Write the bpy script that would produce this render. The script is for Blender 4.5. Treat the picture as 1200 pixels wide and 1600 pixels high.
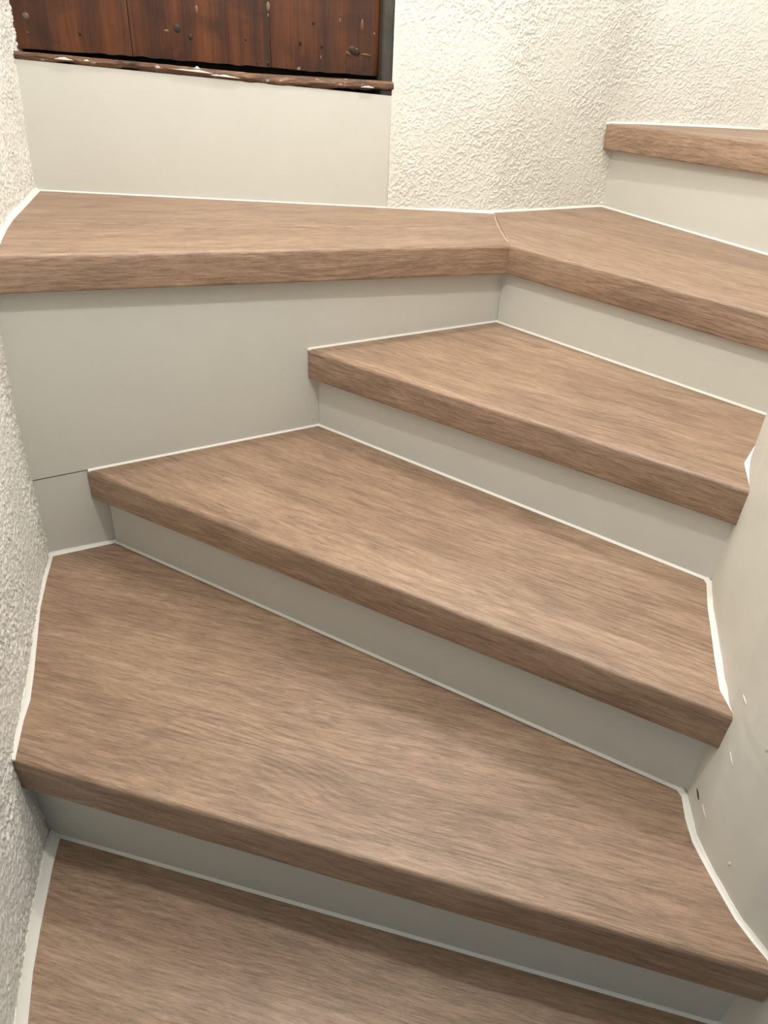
import bpy, bmesh, math, random
import numpy as np
from mathutils import Vector, Matrix

for o in list(bpy.data.objects):
    bpy.data.objects.remove(o)
scene = bpy.context.scene
COL = scene.collection

# ------------------------------------------------------------------ camera
CAM_F, CAM_PITCH, CAM_ROLL, CAM_H = 1151.74, 0.55635, 0.04796, 1.0755
cd = bpy.data.cameras.new('camera')
cam = bpy.data.objects.new('camera', cd)
COL.objects.link(cam)
fw = Vector((0, math.cos(CAM_PITCH), -math.sin(CAM_PITCH)))
up = Vector((0, math.sin(CAM_PITCH), math.cos(CAM_PITCH)))
rt = Vector((1, 0, 0))
c_, s_ = math.cos(CAM_ROLL), math.sin(CAM_ROLL)
cx, cy, cz = c_ * rt + s_ * up, -s_ * rt + c_ * up, -fw
cam.matrix_world = Matrix(((cx.x, cy.x, cz.x, 0), (cx.y, cy.y, cz.y, 0), (cx.z, cy.z, cz.z, CAM_H), (0, 0, 0, 1)))
cd.sensor_fit = 'VERTICAL'
cd.sensor_height = 32.0
cd.sensor_width = 24.0
cd.lens = 32.0 * CAM_F / 1600.0
cd.clip_start = 0.02
scene.camera = cam

# ------------------------------------------------------------------ light
scene.view_settings.view_transform = 'Standard'
scene.view_settings.look = 'None'
scene.view_settings.gamma = 1.0
scene.view_settings.use_curve_mapping = False
scene.view_settings.exposure = 0.0

world = bpy.data.worlds.new('world')
scene.world = world
world.use_nodes = True
bg = world.node_tree.nodes['Background']
bg.inputs['Color'].default_value = (0.52, 0.78, 1.0, 1)
bg.inputs['Strength'].default_value = 0.20

def lamp(name, loc, power, radius, color):
    l = bpy.data.lights.new(name, 'POINT')
    l.energy = power
    l.shadow_soft_size = radius
    l.color = color
    o = bpy.data.objects.new(name, l)
    o.location = loc
    COL.objects.link(o)
    return o

lamp('ceiling_lamp', (0.16, 1.58, 2.15), 29.0, 0.03, (1.0, 0.98, 0.95))
lamp('stairwell_lamp', (0.02, 0.68, 1.75), 25.0, 0.035, (1.0, 0.98, 0.95))

# ------------------------------------------------------------------ measured places (metres)
T_TH = 0.0634
T4_TH = 0.0615
PLANES = [(0.0, 0, 0, (0.0, 0.6)), (0.1944, -0.01416, 0.00199, (0.0, 1.0)), (0.3789, 0.00509, 0.00889, (0.0, 1.3)), (0.5592, 0.0067, 0.00271, (0.3, 1.5)), (0.7403, -0.00686, 0.00267, (0.0, 1.9)), (0.9421, 0.00408, -0.01483, (0.8, 2.3))]
PLANE4A = (0.7379, -0.05603, -0.00335, (0.2421, 1.6475))
PFIT = (0.57842, 1.54632, -0.02463, 0.55924)
T0_LEFT = [(-0.4892, 0.7076, 0.0), (-0.4819, 0.6623, 0.0), (-0.471, 0.6122, 0.0), (-0.4608, 0.5658, 0.0), (-0.4461, 0.5063, 0.0), (-0.4263, 0.4451, 0.0)]
T0_BACK = [(-0.4892, 0.7076, 0.0), (0.4458, 0.4886, 0.0)]
T1_LEFT = [(-0.5085, 0.6906, 0.201), (-0.528, 0.7637, 0.2014), (-0.5349, 0.8019, 0.2016), (-0.555, 0.8629, 0.202), (-0.5814, 0.9372, 0.2025), (-0.6107, 1.0198, 0.2031), (-0.6337, 1.103, 0.2036), (-0.6514, 1.1765, 0.204)]
T1_BACK = [(-0.5468, 1.2347, 0.2026), (0.4435, 0.7053, 0.1875)]
T1_RIGHT = [(0.4472, 0.6937, 0.1874), (0.4408, 0.6568, 0.1875), (0.4389, 0.6214, 0.1874), (0.4428, 0.5947, 0.1873), (0.4489, 0.5598, 0.1872), (0.4576, 0.5176, 0.1869), (0.4674, 0.4926, 0.1868), (0.4778, 0.4711, 0.1866), (0.4785, 0.4533, 0.1865)]
T2_LEFT = [(-0.5682, 1.2222, 0.3753), (-0.1521, 1.4628, 0.3796)]
T2_BACK = [(0.5194, 0.963, 0.3786)]
T2_RIGHT = [(0.5205, 0.9514, 0.3785), (0.5013, 0.8899, 0.3778), (0.4881, 0.8381, 0.3773), (0.4721, 0.7771, 0.3767), (0.458, 0.7182, 0.3761), (0.4602, 0.6698, 0.3757)]
T3_LEFT = [(-0.1704, 1.4479, 0.556), (0.2374, 1.6836, 0.5593)]
T3_BACK = [(0.6674, 1.2087, 0.5609)]
T3_RIGHT = [(0.6514, 1.1729, 0.5607), (0.6106, 1.1076, 0.5603), (0.5544, 1.0226, 0.5596), (0.5301, 0.9363, 0.5593)]
T4A_LEFT = [(-0.7719, 1.69, 0.7946), (-0.7298, 1.524, 0.7928), (-0.6993, 1.4008, 0.7915), (-0.6763, 1.3251, 0.7905), (-0.6547, 1.2617, 0.7895), (-0.6175, 1.1577, 0.7877)]
T4A_BACK = [(-0.7719, 1.69, 0.7946), (-0.028, 1.9374, 0.7521), (0.0922, 1.9749, 0.7452), (0.2471, 2.0318, 0.7364)]
T4_CORNER = (0.2421, 1.6475, 0.7379)
T4B_FRONT = [(0.6217, 1.2305, 0.7342)]
T4B_BACK = [(0.2452, 2.0166, 0.7389), (0.3875, 2.1048, 0.7381), (0.5646, 2.2073, 0.7372)]
R5_BASE = [(0.5646, 2.2073, 0.7372), (0.8128, 1.688, 0.7341)]
T5_FRONT = [(0.5344, 2.1929, 0.9426), (0.7649, 1.7372, 0.9503)]
T5_BACK = [(0.7742, 2.1493, 0.9443), (0.9696, 2.2226, 0.944)]
PANEL_TOP = [(-0.7584, 1.6945, 1.0355), (-0.0281, 1.9374, 0.9928)]
PANEL_BOT = [(-0.7765, 1.6885, 0.7959), (-0.028, 1.9374, 0.7521)]
SILL_TOP = [(-0.7635, 1.6928, 1.0493), (-0.5685, 1.7576, 1.0407), (-0.3208, 1.84, 1.0268), (-0.0611, 1.9264, 1.0221)]
SILL_BOT = [(-0.7593, 1.6942, 1.0366), (-0.5702, 1.7571, 1.0272), (-0.3216, 1.8397, 1.0088), (-0.0373, 1.9343, 1.0027)]
DOOR_PTS = [(-0.7704, 1.7221, 1.1335), (-0.775, 1.7206, 1.0532), (-0.5606, 1.7919, 1.1454), (-0.567, 1.7898, 1.0485), (-0.2888, 1.8823, 1.1607), (-0.2935, 1.8807, 1.038), (-0.0482, 1.9623, 1.1743), (-0.0522, 1.961, 1.0279)]
JAMB_PTS = [(-0.0474, 1.931, 1.1727), (-0.0364, 1.9346, 1.1734), (-0.0492, 1.9303, 1.0112), (-0.0348, 1.9351, 1.0117)]
MARKS_NAIL = [((-0.7512, 1.7285, 1.1087), 0.0065), ((-0.753, 1.7279, 1.0811), 0.0025)]
MARKS_KNOT = [((-0.1151, 1.9401, 1.0764), 0.014, 0.008, -0.5), ((-0.4772, 1.8196, 1.1008), 0.008, 0.009, 0.0), ((-0.4526, 1.8278, 1.0874), 0.005, 0.007, 0.0), ((-0.3437, 1.864, 1.0878), 0.003, 0.004, 0.0), ((-0.6599, 1.7589, 1.0833), 0.003, 0.004, 0.0), ((-0.2999, 1.8786, 1.0461), 0.004, 0.005, 0.0), ((-0.3224, 1.8711, 1.0453), 0.002, 0.005, 0.0), ((-0.2318, 1.9012, 1.0858), 0.003, 0.005, 0.0), ((-0.1858, 1.9165, 1.0818), 0.003, 0.004, 0.0), ((-0.2031, 1.9108, 1.1245), 0.003, 0.004, 0.0)]
MARKS_SPLINTER = [((-0.129, 1.9354, 1.071), 0.007, 0.003, -0.6), ((-0.0895, 1.9486, 1.0701), 0.012, 0.0028, -0.12), ((-0.0994, 1.9453, 1.125), 0.004, 0.012, 0.0), ((-0.053, 1.9607, 1.1213), 0.0025, 0.022, 0.0)]
MARKS_DRIP = [((-0.4371, 1.833, 1.1371), 0.0035, 0.007), ((-0.2957, 1.88, 1.1492), 0.004, 0.009), ((-0.2963, 1.8798, 1.1334), 0.002, 0.004), ((-0.4984, 1.8126, 1.0965), 0.005, 0.0025), ((-0.1477, 1.9292, 1.1319), 0.002, 0.005), ((-0.0724, 1.9543, 1.1108), 0.0025, 0.003), ((-0.1109, 1.9414, 1.0802), 0.003, 0.0022)]

# ------------------------------------------------------------------ helpers
def mesh_obj(name, verts, faces, mat, parent=None, uvs=None, smooth=None):
    me = bpy.data.meshes.new(name)
    me.from_pydata([tuple(v) for v in verts], [], faces)
    if uvs is not None:
        layer = me.uv_layers.new(name='grain')
        vi = np.empty(len(me.loops), dtype=np.int32)
        me.loops.foreach_get('vertex_index', vi)
        layer.data.foreach_set('uv', np.asarray(uvs, dtype=np.float32)[vi].ravel())
    if mat:
        me.materials.append(mat)
    if smooth is not None:
        me.shade_smooth()
        if smooth < 180:
            me.set_sharp_from_angle(angle=math.radians(smooth))
    o = bpy.data.objects.new(name, me)
    COL.objects.link(o)
    if parent:
        o.parent = parent
    return o

def fix_normals(o):
    bm = bmesh.new()
    bm.from_mesh(o.data)
    bmesh.ops.recalc_face_normals(bm, faces=bm.faces)
    bm.to_mesh(o.data)
    bm.free()
    return o

def thing(name, label, cat, group=None, loc=(0, 0, 0)):
    o = bpy.data.objects.new(name, None)
    o.empty_display_size = 0.05
    COL.objects.link(o)
    tag(o, label, cat, group)
    return o

def tag(o, label, cat=None, group=None, kind=None):
    o['label'] = label
    if cat: o['category'] = cat
    if group: o['group'] = group
    if kind: o['kind'] = kind
    return o

def plane_z(pl, x, y):
    return pl[0] + pl[1] * (x - pl[3][0]) + pl[2] * (y - pl[3][1])

def hash2(ix, iy, seed):
    n = (ix.astype(np.int64) * 374761393 + iy.astype(np.int64) * 668265263 + seed * 1442695041) & 0xffffffff
    n = ((n ^ (n >> 13)) * 1274126177) & 0xffffffff
    n = n ^ (n >> 16)
    return (n & 0xffffff) / float(0xffffff)

def noise2(x, y, seed=0):
    ix, iy = np.floor(x), np.floor(y)
    fx, fy = x - ix, y - iy
    ux, uy = fx * fx * fx * (fx * (fx * 6 - 15) + 10), fy * fy * fy * (fy * (fy * 6 - 15) + 10)
    a = hash2(ix, iy, seed); b = hash2(ix + 1, iy, seed)
    c = hash2(ix, iy + 1, seed); d = hash2(ix + 1, iy + 1, seed)
    return (a * (1 - ux) + b * ux) * (1 - uy) + (c * (1 - ux) + d * ux) * uy

def sstep(a, b, x):
    t = np.clip((x - a) / (b - a), 0, 1)
    return t * t * (3 - 2 * t)

def stucco(s, z, seed, cell, amp, stretch=1.0):
    """raised, flattened plaster crumbs and short worms"""
    wx = (noise2(s / (cell * 2.2), z / (cell * 2.2), seed + 5) - .5) * cell * 2.6
    wz = (noise2(s / (cell * 2.2), z / (cell * 2.2), seed + 9) - .5) * cell * 2.6
    a = noise2((s + wx) / (cell * stretch), (z + wz) / cell, seed)
    b = noise2((s - wz) / (cell * .55 * stretch), (z + wx) / (cell * .55), seed + 3)
    n = .62 * a + .38 * b
    ridge = 1 - np.abs(2 * noise2((s + wx) / (cell * 1.9 * stretch), (z + wz) / (cell * 1.3), seed + 7) - 1)
    big = noise2(s / .11, z / .09, seed + 11)
    h = sstep(.46, .68, n) * (.55 + .7 * big) + .4 * sstep(.86, .99, ridge) * (.4 + big)
    fine = noise2(s / .004, z / .004, seed + 13)
    return amp * (h + .18 * fine) + .005 * (noise2(s / .22, z / .2, seed + 17) - .5)

def grid_surface(name, X, Y, Z, mat, flip=False):
    ni, nj = X.shape
    V = np.stack([X, Y, Z], -1).reshape(-1, 3)
    idx = np.arange(ni * nj).reshape(ni, nj)
    q = np.stack([idx[:-1, :-1], idx[1:, :-1], idx[1:, 1:], idx[:-1, 1:]], -1).reshape(-1, 4)
    if flip: q = q[:, ::-1]
    me = bpy.data.meshes.new(name)
    me.vertices.add(len(V)); me.vertices.foreach_set('co', V.astype(np.float32).ravel())
    me.loops.add(q.size); me.loops.foreach_set('vertex_index', q.astype(np.int32).ravel())
    me.polygons.add(len(q))
    me.polygons.foreach_set('loop_start', np.arange(0, q.size, 4, dtype=np.int32))
    me.update(calc_edges=True)
    me.validate()
    me.materials.append(mat)
    me.shade_smooth()
    o = bpy.data.objects.new(name, me)
    COL.objects.link(o)
    return o

# ------------------------------------------------------------------ materials
def new_mat(name):
    m = bpy.data.materials.new(name)
    m.use_nodes = True
    nt = m.node_tree
    b = nt.nodes['Principled BSDF']
    return m, nt, b

def N(nt, t, **kw):
    n = nt.nodes.new(t)
    for k, v in kw.items():
        if k.startswith('i_'):
            n.inputs[k[2:].replace('_', ' ')].default_value = v
        else:
            setattr(n, k, v)
    return n

def ramp(nt, stops, interp='LINEAR'):
    r = nt.nodes.new('ShaderNodeValToRGB')
    r.color_ramp.interpolation = interp
    el = r.color_ramp.elements
    while len(el) < len(stops): el.new(.5)
    for e, (p, c) in zip(el, stops):
        e.position = p
        e.color = c if len(c) == 4 else (*c, 1)
    return r

def mapping(nt, src, scale, loc=(0, 0, 0)):
    m = nt.nodes.new('ShaderNodeMapping')
    m.inputs['Scale'].default_value = scale
    m.inputs['Location'].default_value = loc
    nt.links.new(src, m.inputs['Vector'])
    return m.outputs['Vector']

def noise(nt, vec, scale=1, detail=4, rough=.55, dist=0.0):
    n = nt.nodes.new('ShaderNodeTexNoise')
    n.inputs['Scale'].default_value = scale
    n.inputs['Detail'].default_value = detail
    n.inputs['Roughness'].default_value = rough
    n.inputs['Distortion'].default_value = dist
    nt.links.new(vec, n.inputs['Vector'])
    return n.outputs['Fac']

def mix(nt, fac, a, b, mode='MIX'):
    m = nt.nodes.new('ShaderNodeMix')
    m.data_type = 'RGBA'
    m.blend_type = mode
    for s, v in ((m.inputs['Factor'], fac), (m.inputs['A'], a), (m.inputs['B'], b)):
        if hasattr(v, 'links'): nt.links.new(v, s)
        elif isinstance(v, (int, float)): s.default_value = v
        else: s.default_value = (*v, 1) if len(v) == 3 else v
    return m.outputs['Result']

def math_n(nt, op, a, b=None):
    m = nt.nodes.new('ShaderNodeMath')
    m.operation = op
    for s, v in zip(m.inputs, (a, b)):
        if v is None: continue
        if hasattr(v, 'links'): nt.links.new(v, s)
        else: s.default_value = v
    return m.outputs[0]

def oak_laminate(name, seed):
    """grey-brown oak decor; u runs along the grain in metres"""
    m, nt, b = new_mat(name)
    uv = nt.nodes.new('ShaderNodeUVMap'); uv.uv_map = 'grain'
    off = mapping(nt, uv.outputs['UV'], (1, 1, 1), (seed * 3.71, seed * 1.37, seed * .53))
    # slow warp bends the grain lines
    w = noise(nt, mapping(nt, off, (2.6, 9, 1)), 1, 2, .5)
    wv = math_n(nt, 'MULTIPLY', math_n(nt, 'SUBTRACT', w, .5), .035)
    comb = nt.nodes.new('ShaderNodeCombineXYZ'); nt.links.new(wv, comb.inputs['Y'])
    add = nt.nodes.new('ShaderNodeVectorMath'); add.operation = 'ADD'
    nt.links.new(off, add.inputs[0]); nt.links.new(comb.outputs[0], add.inputs[1])
    g = add.outputs[0]
    broad = noise(nt, mapping(nt, g, (1.6, 9, 1)), 1, 3, .5)
    streak = noise(nt, mapping(nt, g, (8, 120, 1)), 1, 4, .55)
    fine = noise(nt, mapping(nt, g, (26, 300, 1)), 1, 5, .72)
    pore = noise(nt, mapping(nt, g, (48, 400, 1)), 1, 4, .65)
    fleck = noise(nt, mapping(nt, g, (44, 230, 1)), 1, 4, .65, .5)
    patch = noise(nt, mapping(nt, g, (7, 26, 1)), 1, 4, .6, .8)
    base = ramp(nt, [(.30, (.286, .181, .118)), (.5, (.334, .219, .147)), (.70, (.386, .260, .178))])
    nt.links.new(broad, base.inputs[0])
    st = ramp(nt, [(.32, (.76, .74, .72)), (.5, (1, 1, 1)), (.68, (1.13, 1.13, 1.13))])
    nt.links.new(streak, st.inputs[0])
    col = mix(nt, .75, base.outputs[0], st.outputs[0], 'MULTIPLY')
    fr = ramp(nt, [(.36, (.62, .60, .58)), (.5, (1, 1, 1)), (.64, (1.30, 1.30, 1.30))])
    nt.links.new(fine, fr.inputs[0])
    col = mix(nt, .8, col, fr.outputs[0], 'MULTIPLY')
    pa = ramp(nt, [(.34, (.70, .67, .65)), (.52, (1, 1, 1)), (.7, (1.10, 1.10, 1.10))])
    nt.links.new(patch, pa.inputs[0])
    col = mix(nt, .6, col, pa.outputs[0], 'MULTIPLY')
    # growth rings: contour lines that close into flames and eyes
    ring_n = noise(nt, mapping(nt, off, (2.0, 6.5, 1)), 1, 2, .45)
    sep = nt.nodes.new('ShaderNodeSeparateXYZ'); nt.links.new(g, sep.inputs[0])
    ph = math_n(nt, 'ADD', math_n(nt, 'MULTIPLY', sep.outputs['Y'], 520.0), math_n(nt, 'MULTIPLY', ring_n, 120.0))
    ring = math_n(nt, 'MULTIPLY', math_n(nt, 'ADD', math_n(nt, 'SINE', ph), 1.0), .5)
    where = ramp(nt, [(.47, (0, 0, 0)), (.62, (1, 1, 1))])
    nt.links.new(noise(nt, mapping(nt, off, (3.4, 11, 1), (4, 9, 0)), 1, 2, .5), where.inputs[0])
    rr = ramp(nt, [(.0, (.80, .78, .76)), (.45, (1, 1, 1)), (1.0, (1.07, 1.07, 1.07))])
    nt.links.new(ring, rr.inputs[0])
    col = mix(nt, math_n(nt, 'MULTIPLY', where.outputs[0], .8), col, mix(nt, 1.0, col, rr.outputs[0], 'MULTIPLY'))
    pr = ramp(nt, [(.32, (1, 1, 1)), (.42, (0, 0, 0))])
    nt.links.new(pore, pr.inputs[0])
    col = mix(nt, math_n(nt, 'MULTIPLY', pr.outputs[0], .55), col, (.16, .10, .068))
    fk = ramp(nt, [(.60, (0, 0, 0)), (.72, (1, 1, 1))])
    nt.links.new(fleck, fk.inputs[0])
    col = mix(nt, math_n(nt, 'MULTIPLY', fk.outputs[0], .34), col, (.50, .385, .295))
    nt.links.new(col, b.inputs['Base Color'])
    b.inputs['Roughness'].default_value = .43
    b.inputs['Specular IOR Level'].default_value = .68
    hsum = math_n(nt, 'ADD', math_n(nt, 'MULTIPLY', fine, .6), math_n(nt, 'MULTIPLY', pore, .5))
    hsum = math_n(nt, 'ADD', hsum, math_n(nt, 'MULTIPLY', fleck, .35))
    bu = nt.nodes.new('ShaderNodeBump')
    bu.inputs['Strength'].default_value = .5
    bu.inputs['Distance'].default_value = .0022
    nt.links.new(hsum, bu.inputs['Height'])
    nt.links.new(bu.outputs[0], b.inputs['Normal'])
    return m

def paint(name, color, rough, bump_scale=0, bump_dist=0, mottle=.04, spec=.4):
    m, nt, b = new_mat(name)
    tc = nt.nodes.new('ShaderNodeTexCoord')
    n = noise(nt, tc.outputs['Object'], 9, 4, .55)
    r = ramp(nt, [(.3, tuple(c * (1 - mottle) for c in color)), (.7, tuple(min(1, c * (1 + mottle)) for c in color))])
    nt.links.new(n, r.inputs[0])
    nt.links.new(r.outputs[0], b.inputs['Base Color'])
    b.inputs['Roughness'].default_value = rough
    b.inputs['Specular IOR Level'].default_value = spec
    if bump_dist:
        n2 = noise(nt, tc.outputs['Object'], bump_scale, 4, .6)
        bu = nt.nodes.new('ShaderNodeBump')
        bu.inputs['Strength'].default_value = .6
        bu.inputs['Distance'].default_value = bump_dist
        nt.links.new(n2, bu.inputs['Height'])
        nt.links.new(bu.outputs[0], b.inputs['Normal'])
    return m

def old_pine(name, seed):
    """red-brown varnished old boards, grain along object Z"""
    m, nt, b = new_mat(name)
    tc = nt.nodes.new('ShaderNodeTexCoord')
    v = mapping(nt, tc.outputs['Object'], (1, 1, 1), (seed * 1.3, seed * 2.1, seed * .7))
    g = noise(nt, mapping(nt, v, (22, 22, 1.6)), 1, 4, .6, .5)
    f = noise(nt, mapping(nt, v, (160, 160, 5)), 1, 4, .6)
    blot = noise(nt, mapping(nt, v, (7, 7, 9)), 1, 4, .6, .4)
    r = ramp(nt, [(.26, (.030, .009, .003)), (.46, (.078, .021, .005)), (.62, (.125, .036, .008)), (.80, (.19, .066, .014))])
    nt.links.new(g, r.inputs[0])
    fr = ramp(nt, [(.3, (.55, .5, .45)), (.6, (1.1, 1.1, 1.1))])
    nt.links.new(f, fr.inputs[0])
    col = mix(nt, .7, r.outputs[0], fr.outputs[0], 'MULTIPLY')
    br = ramp(nt, [(.34, (.30, .27, .26)), (.56, (1, 1, 1))])
    nt.links.new(blot, br.inputs[0])
    col = mix(nt, .8, col, br.outputs[0], 'MULTIPLY')
    # scuffs and old paint specks
    sp = noise(nt, mapping(nt, v, (46, 46, 30)), 1, 3, .5)
    sr = ramp(nt, [(.735, (0, 0, 0)), (.77, (1, 1, 1))])
    nt.links.new(sp, sr.inputs[0])
    col = mix(nt, math_n(nt, 'MULTIPLY', sr.outputs[0], .7), col, (.36, .25, .15))
    nt.links.new(col, b.inputs['Base Color'])
    b.inputs['Roughness'].default_value = .34
    bu = nt.nodes.new('ShaderNodeBump')
    bu.inputs['Strength'].default_value = .5
    bu.inputs['Distance'].default_value = .002
    nt.links.new(math_n(nt, 'ADD', f, blot), bu.inputs['Height'])
    nt.links.new(bu.outputs[0], b.inputs['Normal'])
    return m

def chipped_wood(name):
    m, nt, b = new_mat(name)
    tc = nt.nodes.new('ShaderNodeTexCoord')
    v = tc.outputs['Object']
    g = noise(nt, mapping(nt, v, (14, 14, 120)), 1, 5, .65, .4)
    r = ramp(nt, [(.30, (.030, .012, .007)), (.47, (.105, .048, .024)), (.60, (.20, .105, .055)), (.72, (.34, .22, .14))])
    nt.links.new(g, r.inputs[0])
    c = noise(nt, mapping(nt, v, (34, 34, 90)), 1, 4, .6, .3)
    cr = ramp(nt, [(.62, (0, 0, 0)), (.68, (1, 1, 1))])
    nt.links.new(c, cr.inputs[0])
    col = mix(nt, math_n(nt, 'MULTIPLY', cr.outputs[0], .75), r.outputs[0], (.62, .52, .42))
    nt.links.new(col, b.inputs['Base Color'])
    b.inputs['Roughness'].default_value = .6
    bu = nt.nodes.new('ShaderNodeBump')
    bu.inputs['Distance'].default_value = .004
    nt.links.new(g, bu.inputs['Height'])
    nt.links.new(bu.outputs[0], b.inputs['Normal'])
    return m

M_PANEL = paint('cream_satin_panel', (.65, .64, .588), .42, 260, .00015, .015)
M_PLASTER = paint('white_plaster', (.79, .775, .715), .62, 330, .0012, .03, .3)
M_PLASTER_L = paint('white_plaster_satin', (.85, .84, .79), .38, 380, .0018, .05, .45)
M_NEWEL = paint('cream_wall_paint', (.69, .67, .61), .48, 22, .0005, .02)
M_SEAL = paint('white_sealant', (.86, .85, .79), .35, 90, .0006, .02)
M_CEIL = paint('white_ceiling_paint', (.82, .80, .75), .8)
M_DOOR = [old_pine('old_varnished_pine_%d' % i, 1 + i * 2.7) for i in range(3)]
M_SILL = chipped_wood('chipped_sill_wood')
M_GAP_SHADE = paint('gap_shade_black', (.006, .005, .004), .9)  # shade of the door gap, put in as a near-black colour
M_JAMB = paint('grey_jamb_filler', (.060, .055, .045), .8, 60, .002, .3)
M_FLAKE = paint('white_paint_flake', (.78, .76, .70), .5)
M_IRON = paint('dull_iron', (.10, .085, .065), .45)
M_KNOT = paint('dark_knot', (.018, .008, .004), .4, 200, .002, .5)
M_FLAKE2 = paint('old_paint_spot', (.17, .125, .085), .5)
M_SPLINTER = paint('bare_wood', (.13, .062, .026), .5, 200, .001, .3)

# ------------------------------------------------------------------ walls
def wall_field(base, pts, sy=.07, sz=.12):
    """x of a near-vertical wall at (y, z): a plan curve plus smooth local corrections"""
    by = np.array([q[1] for q in base]); bx = np.array([q[0] for q in base])
    o = np.argsort(by); by, bx = by[o], bx[o]
    P = np.array(pts)
    R = P[:, 0] - np.interp(P[:, 1], by, bx)
    def f(y, z):
        x0 = np.interp(y, by, bx)
        num = np.zeros_like(x0); den = np.full_like(x0, .02)
        for (px, py, pz), r in zip(P, R):
            w = np.exp(-((y - py) / sy) ** 2 - ((z - pz) / sz) ** 2)
            num += w * r; den += w
        return x0 + num / den
    return f

# left: rough plaster wall
LEFT_BASE = [(-.30, -.60), (-.35, .10), (-.425, .42), (-.4963, .70), (-.535, .81), (-.585, .95), (-.632, 1.10), (-.656, 1.20), (-.676, 1.325), (-.70, 1.40), (-.735, 1.53), (-.772, 1.69), (-.779, 1.80)]
LEFT_PTS = [(x - .009, y, z) for x, y, z in T0_LEFT] + T1_LEFT + T4A_LEFT[:-1] + [(-.7584, 1.6945, 1.0355), (-.7765, 1.6885, .80), (-.775, 1.722, 1.053), (-.7704, 1.722, 1.14)]
lf = wall_field(LEFT_BASE, LEFT_PTS)
ys = np.concatenate([np.linspace(-.6, .38, 40), np.arange(.382, 1.80, .0018)])
zs = np.concatenate([np.linspace(-.5, -.02, 8), np.arange(-.015, 1.16, .0018), np.linspace(1.17, 2.5, 50)])
Yg, Zg = np.meshgrid(ys, zs, indexing='ij')
Xg = lf(Yg, Zg) - .006 + stucco(Yg * 1.04, Zg, 21, .0040, .0021)
w_left = grid_surface('wall_left', Xg, Yg, Zg, M_PLASTER_L)
tag(w_left, 'rough white stucco wall along the left of the stairs', kind='structure')

# right: smooth rounded newel wall
RIGHT_BASE = [(.72, -.60), (.62, -.05), (.55, .20), (.50, .38), (.4778, .471), (.4576, .5176), (.447, .575), (.4405, .63), (.447, .69), (.459, .735), (.472, .777), (.488, .838), (.501, .89), (.525, .955), (.555, 1.023), (.6106, 1.1076), (.667, 1.2087), (.78, 1.37), (.92, 1.50)]
RIGHT_PTS = T1_RIGHT + T2_RIGHT + [(.5194, .963, .3786)] + T3_RIGHT + [(.6674, 1.2087, .5609)]
rf = wall_field(RIGHT_BASE, RIGHT_PTS, .06, .16)
ys = np.concatenate([np.linspace(-.6, .36, 20), np.arange(.37, 1.50, .006)])
zs = np.concatenate([np.linspace(-.5, -.02, 5), np.arange(-.01, 1.0, .006), np.linspace(1.01, 2.5, 20)])
Yg, Zg = np.meshgrid(ys, zs, indexing='ij')
Xg = rf(Yg, Zg) + .006 + .0018 * (noise2(Yg / .06, Zg / .06, 31) - .5) + .0006 * (noise2(Yg / .017, Zg / .013, 33) - .5)
w_right = grid_surface('wall_right', Xg, Yg, Zg, M_NEWEL, flip=True)
tag(w_right, 'smooth cream rounded wall on the inner side of the turning stairs', kind='structure')

# back: stucco wall right of the wooden door
BACK_PLAN = [(-.028, 1.9374), (.0922, 1.975), (.246, 2.0235), (.3875, 2.1048), (.5646, 2.2073), (.63, 2.229), (.71, 2.236), (.966, 2.2225), (.985, 2.19), (1.06, 1.95)]
def plan_resample(plan, step):
    P = np.array(plan); d = np.r_[0, np.cumsum(np.linalg.norm(np.diff(P, axis=0), axis=1))]
    s = np.arange(0, d[-1] + 1e-6, step)
    return s, np.interp(s, d, P[:, 0]), np.interp(s, d, P[:, 1])
s, px, py = plan_resample(BACK_PLAN, .0015)
k = np.ones(41) / 41
pxs = np.convolve(np.pad(px, 20, mode='reflect', reflect_type='odd'), k, 'valid')
pys = np.convolve(np.pad(py, 20, mode='reflect', reflect_type='odd'), k, 'valid')
tx, ty = np.gradient(pxs), np.gradient(pys)
ln = np.hypot(tx, ty); nx, ny = ty / ln, -tx / ln           # towards the stairs
zs = np.concatenate([np.arange(.70, 1.23, .0015), np.linspace(1.275, 2.5, 40)])
Sg, Zg = np.meshgrid(s, zs, indexing='ij')
D = stucco(Sg, Zg, 55, .0042, .0014, 1.3) - .004
# the first finger's breadth beside the panel and door is trowelled smoother
D = D * (1 - .55 * sstep(.03, .0, Sg)) 
w_back = grid_surface('wall_back', pxs[:, None] + nx[:, None] * D, pys[:, None] + ny[:, None] * D, Zg, M_PLASTER, flip=False)
tag(w_back, 'white stucco wall behind the landing', kind='structure')
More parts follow.
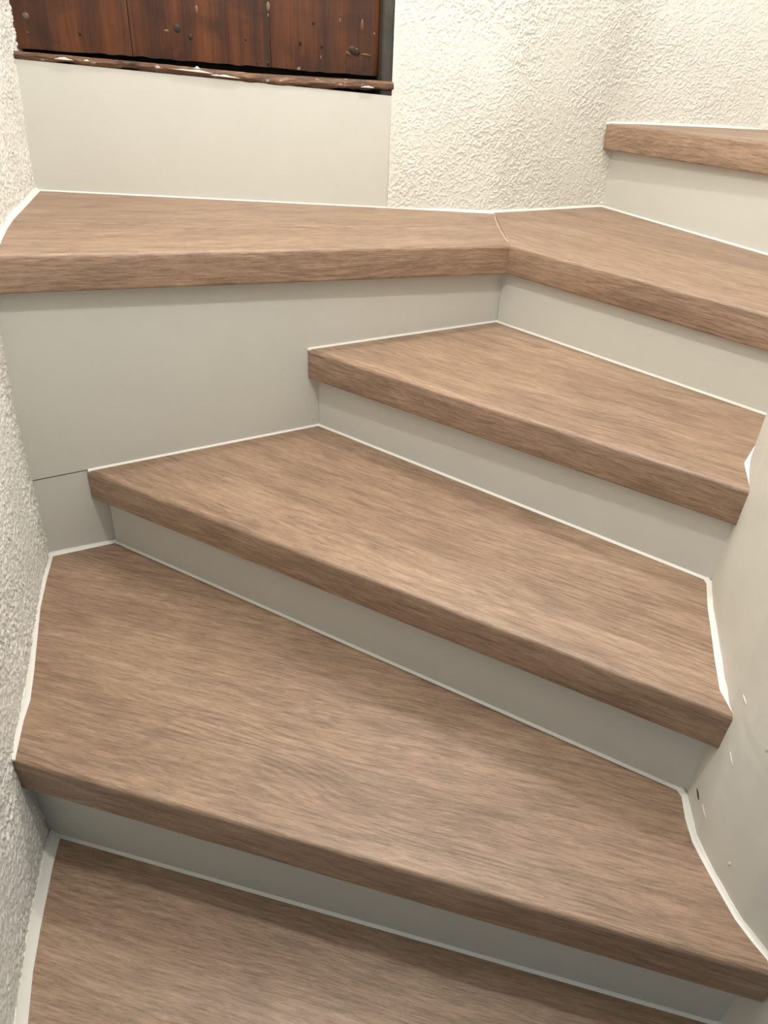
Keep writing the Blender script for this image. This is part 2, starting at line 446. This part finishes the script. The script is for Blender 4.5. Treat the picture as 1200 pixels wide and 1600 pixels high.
# the same wall carries on above the door, out of the picture
e = np.array([PANEL_BOT[1][0] - PANEL_BOT[0][0], PANEL_BOT[1][1] - PANEL_BOT[0][1]]); e /= np.linalg.norm(e)
BN = np.array([e[1], -e[0]])                                 # out of the back wall, towards the stairs
def bk(a, d, z):
    """point on the door bay: a metres along from its right-hand bottom corner (negative = left), d out, z"""
    return (PANEL_BOT[1][0] + e[0] * a + BN[0] * d, PANEL_BOT[1][1] + e[1] * a + BN[1] * d, z)
def bay_box(name, a0, a1, d0, d1, z00, z01, z10, z11, mat, parent=None, bevel=0.0):
    """box in the bay; z00/z10 bottom/top at a0, z01/z11 bottom/top at a1"""
    v = [bk(a0, d0, z00), bk(a1, d0, z01), bk(a1, d1, z01), bk(a0, d1, z00), bk(a0, d0, z10), bk(a1, d0, z11), bk(a1, d1, z11), bk(a0, d1, z10)]
    f = [(0, 1, 2, 3), (4, 7, 6, 5), (0, 4, 5, 1), (1, 5, 6, 2), (2, 6, 7, 3), (3, 7, 4, 0)]
    o = fix_normals(mesh_obj(name, v, f, mat, parent))
    if bevel:
        bm = bmesh.new(); bm.from_mesh(o.data)
        bmesh.ops.bevel(bm, geom=bm.edges[:], offset=bevel, segments=2, affect='EDGES')
        bm.to_mesh(o.data); bm.free()
    return o

ceil = fix_normals(mesh_obj('ceiling', [(-1.2, -.6, 2.5), (1.6, -.6, 2.5), (1.6, 2.6, 2.5), (-1.2, 2.6, 2.5), (-1.2, -.6, 2.6), (1.6, -.6, 2.6), (1.6, 2.6, 2.6), (-1.2, 2.6, 2.6)],
    [(0, 1, 2, 3), (4, 7, 6, 5), (0, 4, 5, 1), (1, 5, 6, 2), (2, 6, 7, 3), (3, 7, 4, 0)], M_CEIL))
tag(ceil, 'plain white ceiling over the stairwell', kind='structure')

# ------------------------------------------------------------------ treads
def v2(p): return np.array([p[0], p[1]])

def bead(path, widths, parent, zfun):
    """sealant fillet; the tread lies left of the path"""
    P = np.array([[q[0], q[1]] for q in path])
    # resample so the fillet wobbles a little
    d = np.r_[0, np.cumsum(np.linalg.norm(np.diff(P, axis=0), axis=1))]
    W = np.array(widths, dtype=float)
    out, ww = [], []
    for i in range(len(P) - 1):
        n = max(1, int((d[i + 1] - d[i]) / .02))
        for j in range(n):
            t = j / n
            out.append(P[i] * (1 - t) + P[i + 1] * t); ww.append(W[i] * (1 - t) + W[i + 1] * t)
    out.append(P[-1]); ww.append(W[-1])
    P = np.array(out); W = np.array(ww)
    T = np.diff(P, axis=0); T /= np.linalg.norm(T, axis=1)[:, None]
    T0 = np.vstack([T[:1], T]); T1 = np.vstack([T, T[-1:]])
    Tm = T0 + T1; Tm /= np.linalg.norm(Tm, axis=1)[:, None]
    cosh = np.clip((Tm * T0).sum(1), .5, 1)
    Nn = np.stack([-Tm[:, 1], Tm[:, 0]], 1) / cosh[:, None]
    prof = [(.0012, -.002), (.0012, .0005), (-.25, .28), (-.62, .66), (-.85, 1.0), (-1.5, 1.0), (-1.5, -.002)]
    V, F = [], []
    m = len(prof)
    for i, (q, w, n) in enumerate(zip(P, W, Nn)):
        w = w * (1 + .10 * math.sin(i * 1.7 + w * 900) * math.sin(i * .61))
        for k_, (a, b_) in enumerate(prof):
            ai = a if abs(a) < .01 and a > 0 else a * w
            zi = b_ if k_ in (0, 1, m - 1) else b_ * w
            x, y = q + n * ai
            V.append((x, y, zfun(q[0], q[1]) + zi))
    for i in range(len(P) - 1):
        for j in range(m):
            a, b_ = i * m + j, i * m + (j + 1) % m
            F.append((a, a + m, b_ + m, b_))
    F.append(tuple(range(m))); F.append(tuple(range(len(V) - 1, len(V) - m - 1, -1)))
    return fix_normals(mesh_obj('sealant_bead', V, F, M_SEAL, parent, smooth=50))

def tread_parts(root, A, B, rest, plane, th, mat, seed, r=.0075, rb=.005, d0=.014, round_ends=(False, False), ext=(0.0, 0.0)):
    """A-B is the nosing line (left to right); rest runs on from B round the back to A"""
    A, B = v2(A), v2(B)
    R = [v2(q) for q in rest]
    t = (B - A) / np.linalg.norm(B - A)
    n = np.array([-t[1], t[0]])
    eA = (R[-1] - A) / ((R[-1] - A) @ n)
    eB = (R[0] - B) / ((R[0] - B) @ n)
    zf = lambda x, y: plane_z(plane, x, y)
    uv = lambda x, y, z: ((np.array([x, y]) - A) @ t, (np.array([x, y]) - A) @ n + (z - zf(x, y)))
    # board
    top = [A + eA * d0, B + eB * d0] + R
    m = len(top)
    V = [(q[0], q[1], zf(*q)) for q in top] + [(q[0], q[1], zf(*q) - th) for q in top]
    F = [tuple(range(m)), tuple(range(2 * m - 1, m - 1, -1))] + [(i, i + m, (i + 1) % m + m, (i + 1) % m) for i in range(m)]
    U = [uv(*v) for v in V]
    fix_normals(mesh_obj('tread_board', V, F, mat, root, uvs=U))
    # nosing, rounded lip swept between the two ends
    prof = [(d0, 0.0)]
    for i in range(6):
        a = math.radians(90 * i / 5)
        prof.append((r - r * math.sin(a), -(r - r * math.cos(a))))
    for i in range(5):
        a = math.radians(90 * i / 4)
        prof.append((rb - rb * math.cos(a), -(th - rb) - rb * math.sin(a)))
    prof.append((d0, -th))
    NA, NB = A - t * ext[0], B + t * ext[1]                      # the lip may run on into the plaster
    L = np.linalg.norm(NB - NA)
    secs = [0.0, .0015, .004] if round_ends[0] else [0.0]
    secs += list(np.linspace(.01, L - .01, max(2, int(L / .06))))
    secs += [L - .004, L - .0015, L] if round_ends[1] else [L]
    V, U, F = [], [], []
    m = len(prof)
    for sv in secs:
        f = sv / L
        edge = 0.0
        if round_ends[0] and sv < .0045: edge = .004 - math.sqrt(max(0, .004 ** 2 - (.004 - sv) ** 2))
        if round_ends[1] and L - sv < .0045: edge = .004 - math.sqrt(max(0, .004 ** 2 - (.004 - (L - sv)) ** 2))
        for (d, z) in prof:
            q = NA + t * sv + (eA * (1 - f) + eB * f) * (d if d > .001 else d + edge * .9)
            zz = z
            if edge and d < d0: zz = min(z, -edge * .9) if z > -th / 2 else max(z, -th + edge * .9)
            V.append((q[0], q[1], zf(*q) + zz))
            U.append(uv(*V[-1]))
    for i in range(len(secs) - 1):
        for j in range(m):
            a, b_ = i * m + j, i * m + (j + 1) % m
            F.append((a, b_, b_ + m, a + m))
    F.append(tuple(range(m - 1, -1, -1))); F.append(tuple(range(len(V) - m, len(V))))
    o = fix_normals(mesh_obj('nosing', V, F, mat, root, uvs=U, smooth=40))
    return zf

OAK = [oak_laminate('oak_laminate_%d' % i, 1.0 + i * 1.913) for i in range(7)]

# lowest tread
T0_A, T0_B = (-.405, .365), (.552, .148)
root = thing('stair_tread', 'lowest oak tread, cut off by the bottom edge of the picture', 'stair tread', 'oak laminate stair treads')
t0_back_r = (.470, .4829)
rest = [(.52, .30), (.485, .42), t0_back_r, T0_LEFT[0][:2]] + [q[:2] for q in T0_LEFT[1:]]
zf = tread_parts(root, T0_A, T0_B, rest, PLANES[0], T_TH, OAK[0], 0, ext=(.012, .004))
bead([T0_B] + rest + [T0_A], [.006, .006, .006, .0055, .009] + [.013] * 6, root, zf)

# second tread
root = thing('stair_tread', 'widest oak tread in the foreground, second from the bottom of the picture', 'stair tread', 'oak laminate stair treads')
rest = [q[:2] for q in T1_RIGHT[-2::-1]] + [T1_BACK[1][:2], T1_BACK[0][:2]] + [q[:2] for q in T1_LEFT[::-1][:-1]]
zf = tread_parts(root, T1_LEFT[0][:2], T1_RIGHT[-1][:2], rest, PLANES[1], T_TH, OAK[1], 1, ext=(.007, .003))
bead([T1_RIGHT[-1]] + rest + [T1_LEFT[0]], [.005] * 9 + [.0045, .0045, .006] + [.0075] * 7, root, zf)

# third tread
root = thing('stair_tread', 'third oak tread from the bottom, its tip ending at the small cream panel', 'stair tread', 'oak laminate stair treads')
rest = [q[:2] for q in T2_RIGHT[-2::-1]] + [T2_BACK[0][:2], T2_LEFT[1][:2]]
zf = tread_parts(root, T2_LEFT[0][:2], T2_RIGHT[-1][:2], rest, PLANES[2], T_TH, OAK[2], 2, ext=(.003, .002))
bead([T2_RIGHT[-1]] + rest + [T2_LEFT[0]], [.005, .006, .005, .004, .004, .004, .004, .0045, .0045], root, zf)

# fourth tread
root = thing('stair_tread', 'smallest fully visible oak tread, just below the landing step', 'stair tread', 'oak laminate stair treads')
rest = [q[:2] for q in T3_RIGHT[-2::-1]] + [T3_BACK[0][:2], T3_LEFT[1][:2]]
zf = tread_parts(root, T3_LEFT[0][:2], T3_RIGHT[-1][:2], rest, PLANES[3], T_TH, OAK[3], 3, round_ends=(True, False), ext=(.002, .001))
bead([T3_RIGHT[-1]] + rest + [T3_LEFT[0]], [.006, .007, .003, .003, .0045, .0045, .0035], root, zf)

# landing step, two boards mitred at the inner corner
root = thing('stair_tread', 'corner landing step of two mitred oak boards below the wooden door', 'stair tread', 'oak laminate stair treads')
seam_back = (.246, 2.0235)
K = T4_CORNER[:2]
restA = [seam_back] + [q[:2] for q in T4A_BACK[-2::-1]] + [q[:2] for q in T4A_LEFT[1:-1]]
zfa = tread_parts(root, T4A_LEFT[-1][:2], K, restA, PLANE4A, T4_TH, OAK[4], 4, ext=(.03, 0))
bead(restA + [T4A_LEFT[-1]], [.005] * 3 + [.0055] + [.008] * 5, root, zfa)
T4_END = (.662, 1.187)
r5e = (R5_BASE[1][0] + .42 * (R5_BASE[1][0] - R5_BASE[0][0]), R5_BASE[1][1] + .42 * (R5_BASE[1][1] - R5_BASE[0][1]))
restB = [(.72, 1.285), (.80, 1.392), r5e, R5_BASE[0][:2], T4B_BACK[1][:2], seam_back]
zfb = tread_parts(root, K, T4_END, restB, PLANES[4], T4_TH, OAK[5], 5)
bead([T4_END] + restB, [.005, .005, .005, .0055, .005, .005, .005], root, zfb)
# pale filler line along the mitre
sv = np.array(seam_back) - np.array(K); sl = np.linalg.norm(sv); sv /= sl; sn = np.array([-sv[1], sv[0]])
V, F = [], []
for i in range(13):
    f = i / 12
    wob = .006 * math.sin(f * math.pi) 
    q = np.array(K) + sv * sl * f + sn * wob
    z = max(zfa(*q), zfb(*q))
    hw = .0016 + .0008 * math.sin(i * 2.1)
    for a, dz in ((-hw, -.002), (-hw * .6, .0005), (hw * .6, .0005), (hw, -.002)):
        drop = -.0075 if i == 0 else 0
        V.append((q[0] + sn[0] * a, q[1] + sn[1] * a, z + dz + drop))
for i in range(12):
    for j in range(3):
        F.append((i * 4 + j, i * 4 + j + 1, i * 4 + j + 5, i * 4 + j + 4))
M_FILL = paint('wood_filler', (.56, .43, .33), .5)
ft = fix_normals(mesh_obj('filler_line', V, F, M_FILL, root, smooth=180)); ft['label'] = 'pale filler along the mitre joint'

# topmost tread
root = thing('stair_tread', 'topmost oak tread at the upper right, seen almost edge-on against the stucco wall', 'stair tread', 'oak laminate stair treads')
t5d = v2(T5_FRONT[1]) - v2(T5_FRONT[0])
T5_A, T5_B = v2(T5_FRONT[0]), v2(T5_FRONT[0]) + t5d * 1.5
rest = [(1.10, 1.72), (1.04, 2.02), (.980, 2.2), (.964, 2.2225), (.71, 2.234), (.63, 2.228), (.568, 2.2085)]
zf = tread_parts(root, T5_A, T5_B, rest, PLANES[5], T4_TH, OAK[6], 6, round_ends=(True, False))
bead(rest[1:] + [tuple(T5_A)], [.004, .004, .0045, .0045, .0045, .0045, .0045], root, zf)

# ------------------------------------------------------------------ risers and cheek panels
def riser(label, a, b, low, high, th, back=.003, thick=.012, ext=(0, 0)):
    a, b = v2(a), v2(b)
    t = (b - a) / np.linalg.norm(b - a); n = np.array([-t[1], t[0]])
    a = a - t * ext[0]; b = b + t * ext[1]
    V = []
    for off in (back, back + thick):
        for q in (a, b):
            x, y = q + n * off
            V += [(x, y, plane_z(low, *q) + .0005), (x, y, plane_z(high, x, y) - th - .0005)]
    F = [(0, 2, 3, 1), (4, 5, 7, 6), (0, 1, 5, 4), (2, 6, 7, 3), (1, 3, 7, 5), (0, 4, 6, 2)]
    o = fix_normals(mesh_obj('riser_panel', V, F, M_PANEL))
    return tag(o, label, 'riser', 'cream stair risers')

riser('cream riser above the lowest tread, in deep shade under the wide foreground tread', T0_LEFT[0], t0_back_r, PLANES[0], PLANES[1], T_TH, ext=(.06, .01))
riser('cream riser between the wide foreground tread and the third tread', T1_BACK[0], T1_BACK[1], PLANES[1], PLANES[2], T_TH, ext=(0, .035))
riser('cream riser between the third tread and the small fourth tread', T2_LEFT[1], T2_BACK[0], PLANES[2], PLANES[3], T_TH, ext=(0, .045))
riser('cream riser below the right-hand board of the corner landing step', T3_LEFT[1], T3_BACK[0], PLANES[3], PLANES[4], T4_TH, ext=(0, .03))
riser('cream riser under the topmost tread at the upper right', R5_BASE[0], r5e, PLANES[4], PLANES[5], T4_TH, ext=(.004, 0))

def pfit_y(x, z): return PFIT[0] * x + PFIT[1] + PFIT[2] * (z - PFIT[3])
pn = np.array([-PFIT[0], 1.0]); pn /= np.linalg.norm(pn)
def cheek(name, label, x0, x1, zb, zt, inset=.003, thick=.012):
    V = []
    for off in (inset, inset + thick):
        for x in (x0, x1):
            for zfun in (zb, zt):
                z = zfun(x, pfit_y(x, .5))
                V.append((x + pn[0] * off, pfit_y(x, z) + pn[1] * off, z))
    F = [(0, 2, 3, 1), (4, 5, 7, 6), (0, 1, 5, 4), (2, 6, 7, 3), (1, 3, 7, 5), (0, 4, 6, 2)]
    o = fix_normals(mesh_obj(name, V, F, M_PANEL))
    bm = bmesh.new(); bm.from_mesh(o.data)
    bmesh.ops.bevel(bm, geom=bm.edges[:], offset=.0012, segments=1, affect='EDGES'); bm.to_mesh(o.data); bm.free()
    return tag(o, label, 'wall panel', 'cream cheek panels beside the stairs')
cheek('cheek_panel', 'large cream panel under the left board of the corner landing step', -.705, .262,
      lambda x, y: plane_z(PLANES[2], x, y) + .0012, lambda x, y: plane_z(PLANE4A, x, y) - T4_TH - .0005)
cheek('cheek_panel', 'small cream panel by the stucco wall, left of the third tread', -.705, -.535,
      lambda x, y: plane_z(PLANES[1], x, y) + .0005, lambda x, y: plane_z(PLANES[2], x, y) - .0012, inset=.005)

# ------------------------------------------------------------------ panel and door on the back wall
La = -np.linalg.norm(v2(PANEL_BOT[1]) - v2(PANEL_BOT[0]))
o = bay_box('kick_panel', La - .02, .0012, -.014, -.002, PANEL_BOT[0][2] + .001, PANEL_BOT[1][2] - .001, PANEL_TOP[0][2] + .002, PANEL_TOP[1][2], M_PANEL, bevel=.0012)
tag(o, 'cream panel between the corner landing step and the dark wooden door', 'wall panel')

# chipped wooden sill under the door
def along(p): return float((v2(p) - v2(PANEL_BOT[1])) @ e)
random.seed(4)
sa = [along(q) for q in SILL_TOP]; st_ = [q[2] for q in SILL_TOP]
ba = [along(q) for q in SILL_BOT]; sb_ = [q[2] for q in SILL_BOT]
V, F = [], []
n_s = 150
for i in range(n_s + 1):
    a = La - .02 + (.003 - (La - .02)) * i / n_s
    zt, zb = np.interp(a, sa, st_), np.interp(a, ba, sb_)
    ar = np.array([a])
    j1 = float(noise2(ar / .03, ar * 0 + .5, 3)[0]) - .5; j2 = float(noise2(ar / .013, ar * 0 + 7.5, 4)[0]) - .5; j3 = float(noise2(ar / .02, ar * 0 + 3.5, 6)[0]) - .5
    zb += .007 * j1 + .003 * j2
    prof = [(-.06, zt - .001), (-.004 + .003 * j3, zt + .0015 * j2), (.002 + .004 * j2, zt - .006 + .004 * j1), (.0035 + .004 * j3, (zt + zb) / 2 + .003 * j2), (.002 + .003 * j1, zb + .003), (-.004, zb - .001), (-.06, zb - .001)]
    V += [bk(a, d, z) for d, z in prof]
m = 7
for i in range(n_s):
    for j in range(m):
        F.append((i * m + j, i * m + (j + 1) % m, (i + 1) * m + (j + 1) % m, (i + 1) * m + j))
F += [tuple(range(m)), tuple(range(len(V) - 1, len(V) - m - 1, -1))]
sill = fix_normals(mesh_obj('trim_1', V, F, M_SILL, smooth=40))
tag(sill, 'chipped brown wooden sill strip under the dark door', kind='structure')
# flakes of white paint on the sill's lower edge
for a0, a1, zo in ((-.48, -.40, .006), (-.44, -.425, .012), (-.405, -.345, .003), (-.71, -.675, .003), (-.655, -.645, .004), (-.075, -.045, .002)):
    V, F = [], []
    nn = 10
    for i in range(nn + 1):
        a = a0 + (a1 - a0) * i / nn
        zb = np.interp(a, ba, sb_)
        w = .003 * math.sin(math.pi * i / nn) * (.5 + random.random()) + .0006
        V += [bk(a, .0055, zb + .002 + zo), bk(a, .0062, zb + .002 + zo + w * .5), bk(a, .0055, zb + .002 + zo + w), bk(a, .001, zb + .002 + zo + w * .5)]
    for i in range(nn):
        for j in range(4):
            F.append((i * 4 + j, i * 4 + (j + 1) % 4, i * 4 + 4 + (j + 1) % 4, i * 4 + 4 + j))
    fix_normals(mesh_obj('paint_flake', V, F, M_FLAKE, sill, smooth=60))

# jamb filler
jr = [along(q) for q in JAMB_PTS]
o = bay_box('trim_2', -.024, .010, -.06, -.007, .985, .985, 2.05, 2.05, M_JAMB, bevel=.002)
tag(o, 'thin dark grey strip of filler down the right edge of the door', kind='structure')

# door: three upright boards, standing back in the wall
door = thing('door_1', 'old reddish-brown wooden door of upright boards above the cream panel', 'door')
door['kind'] = 'structure'
dl = [along(q) for q in DOOR_PTS]
edges = [La - .02, dl[3], dl[5], -.0245]
def door_bottom(a): return float(np.interp(a, [along(DOOR_PTS[1]), along(DOOR_PTS[3]), along(DOOR_PTS[5]), along(DOOR_PTS[7])], [DOOR_PTS[1][2], DOOR_PTS[3][2], DOOR_PTS[5][2], DOOR_PTS[7][2]]))
planks = []
for i in range(3):
    a0, a1 = edges[i] + .0006, edges[i + 1] - .0006
    V, F = [], []
    nn, d1, d0 = 26, -.03 + (0, .0008, -.0004)[i], -.055
    for j in range(nn + 1):
        a = a0 + (a1 - a0) * j / nn
        aa = np.array([a])
        zb = door_bottom(a) + .004 * (float(noise2(aa / .02, aa * 0 + 2.5, 8)[0]) - .5)
        ed = .0016 if j in (0, nn) else 0
        V += [bk(a, d0, zb), bk(a, d1 - ed, zb + .0005), bk(a, d1 - ed, zb + .004), bk(a, d1 - ed, 2.04), bk(a, d0, 2.04)]
    for j in range(nn):
        for q in range(5):
            F.append((j * 5 + q, j * 5 + (q + 1) % 5, j * 5 + 5 + (q + 1) % 5, j * 5 + 5 + q))
    F += [tuple(range(5)), tuple(range(len(V) - 1, len(V) - 6, -1))]
    planks.append((a0, a1, fix_normals(mesh_obj('plank', V, F, M_DOOR[i], door, smooth=30))))
# near-black sheet, its colour standing in for shade behind and beneath the boards
o = bay_box('gap_shade_sheet', La - .02, -.009, -.09, -.058, 1.0, .99, 2.05, 2.05, M_GAP_SHADE, door); o['label'] = 'near-black sheet painted as the shade behind the boards'

def dot(name, a, z, d, ra, rz, h, mat, parent, hollow=0.0, tilt=0.0):
    """small domed or dished mark on the bay face"""
    V = [bk(a, d + h, z)]; F = []
    n = 14
    for ring, (rr, hh) in enumerate(((.45, h * .8 - hollow), (.8, h * .5), (1.0, -.0006))):
        for i in range(n):
            t = 2 * math.pi * i / n
            ca, sa_ = ra * rr * math.cos(t), rz * rr * math.sin(t)
            V.append(bk(a + ca * math.cos(tilt) - sa_ * math.sin(tilt), d + hh, z + ca * math.sin(tilt) + sa_ * math.cos(tilt)))
    if hollow: V[0] = bk(a, d + h * .8 - hollow, z)
    F += [(0, 1 + i, 1 + (i + 1) % n) for i in range(n)]
    for ring in range(2):
        F += [(1 + ring * n + i, 1 + (ring + 1) * n + i, 1 + (ring + 1) * n + (i + 1) % n, 1 + ring * n + (i + 1) % n) for i in range(n)]
    return fix_normals(mesh_obj(name, V, F, mat, parent, smooth=180))
def plank_at(q):
    return min(planks, key=lambda p: abs((p[0] + p[1]) / 2 - along(q)))[2]
for q, rr in MARKS_NAIL:
    dot('nail_head', along(q), q[2], -.0295, rr, rr, .002, M_IRON, plank_at(q))
for q, ra, rz, ti in MARKS_KNOT:
    dot('knot', along(q), q[2], -.0296, ra, rz, .0016, M_KNOT, plank_at(q), tilt=ti)
for q, ra, rz, ti in MARKS_SPLINTER:
    dot('splinter', along(q), q[2], -.0292, ra, rz, .0022, M_SPLINTER, plank_at(q), tilt=ti)
for q, ra, rz in MARKS_DRIP:
    dot('paint_drip', along(q), q[2], -.0294, ra, rz, .0018, M_FLAKE2, plank_at(q))

# wall above the door, joined to the stucco wall's object
hd = bay_box('trim_3', La - .02, -.0, -.06, -.001, 2.05, 2.05, 2.5, 2.5, M_PLASTER)
tag(hd, 'plain plaster header over the dark door', kind='structure')

# ------------------------------------------------------------------ marks on the newel wall
def newel_mark(name, y, z, ly, lz, h, tilt, mat, label):
    V, F = [], []
    n = 14
    def pt(a, b, hh):
        yy = y + a * math.cos(tilt) - b * math.sin(tilt); zz = z + a * math.sin(tilt) + b * math.cos(tilt)
        x = float(rf(np.array([yy]), np.array([zz]))[0]) + .006 + .0018 * (float(noise2(np.array([yy / .06]), np.array([zz / .06]), 31)[0]) - .5) + .0006 * (float(noise2(np.array([yy / .017]), np.array([zz / .013]), 33)[0]) - .5)
        return (x - hh, yy, zz)
    V.append(pt(0, 0, h))
    for rr, hh in ((.6, h * .85), (1.0, -.0012)):
        for i in range(n):
            t = 2 * math.pi * i / n
            V.append(pt(ly * rr * math.cos(t), lz * rr * math.sin(t), hh))
    F += [(0, 1 + i, 1 + (i + 1) % n) for i in range(n)]
    F += [(1 + i, 1 + n + i, 1 + n + (i + 1) % n, 1 + (i + 1) % n) for i in range(n)]
    o = fix_normals(mesh_obj(name, V, F, mat, w_right, smooth=180))
    o['label'] = label
    return o
NEWEL_MARKS = [
    ('paint_chip', .6692, .2269, .0115, .0032, .0006, .10, M_KNOT, 'dark chipped gouge low on the newel wall'),
    ('splinter', .664, .2262, .0055, .0011, .0016, .10, M_SPLINTER, 'bare wood inside the gouge'),
    ('paint_drip', .636, .2335, .016, .0013, .0012, .12, M_NEWEL, 'raised run of white paint'),
    ('paint_drip', .667, .4118, .010, .0014, .0014, .15, M_NEWEL, 'raised run of white paint'),
    ('paint_ridge', .5863, .4158, .003, .010, .0010, .25, M_NEWEL, 'low ridge in the paint'),
    ('paint_ridge', .6347, .3405, .014, .0016, .0010, .20, M_NEWEL, 'low ridge in the paint'),
    ('paint_drip', .5623, .2318, .003, .004, .0012, 0.0, M_NEWEL, 'small paint blob'),
]
for args in NEWEL_MARKS:
    newel_mark(*args)
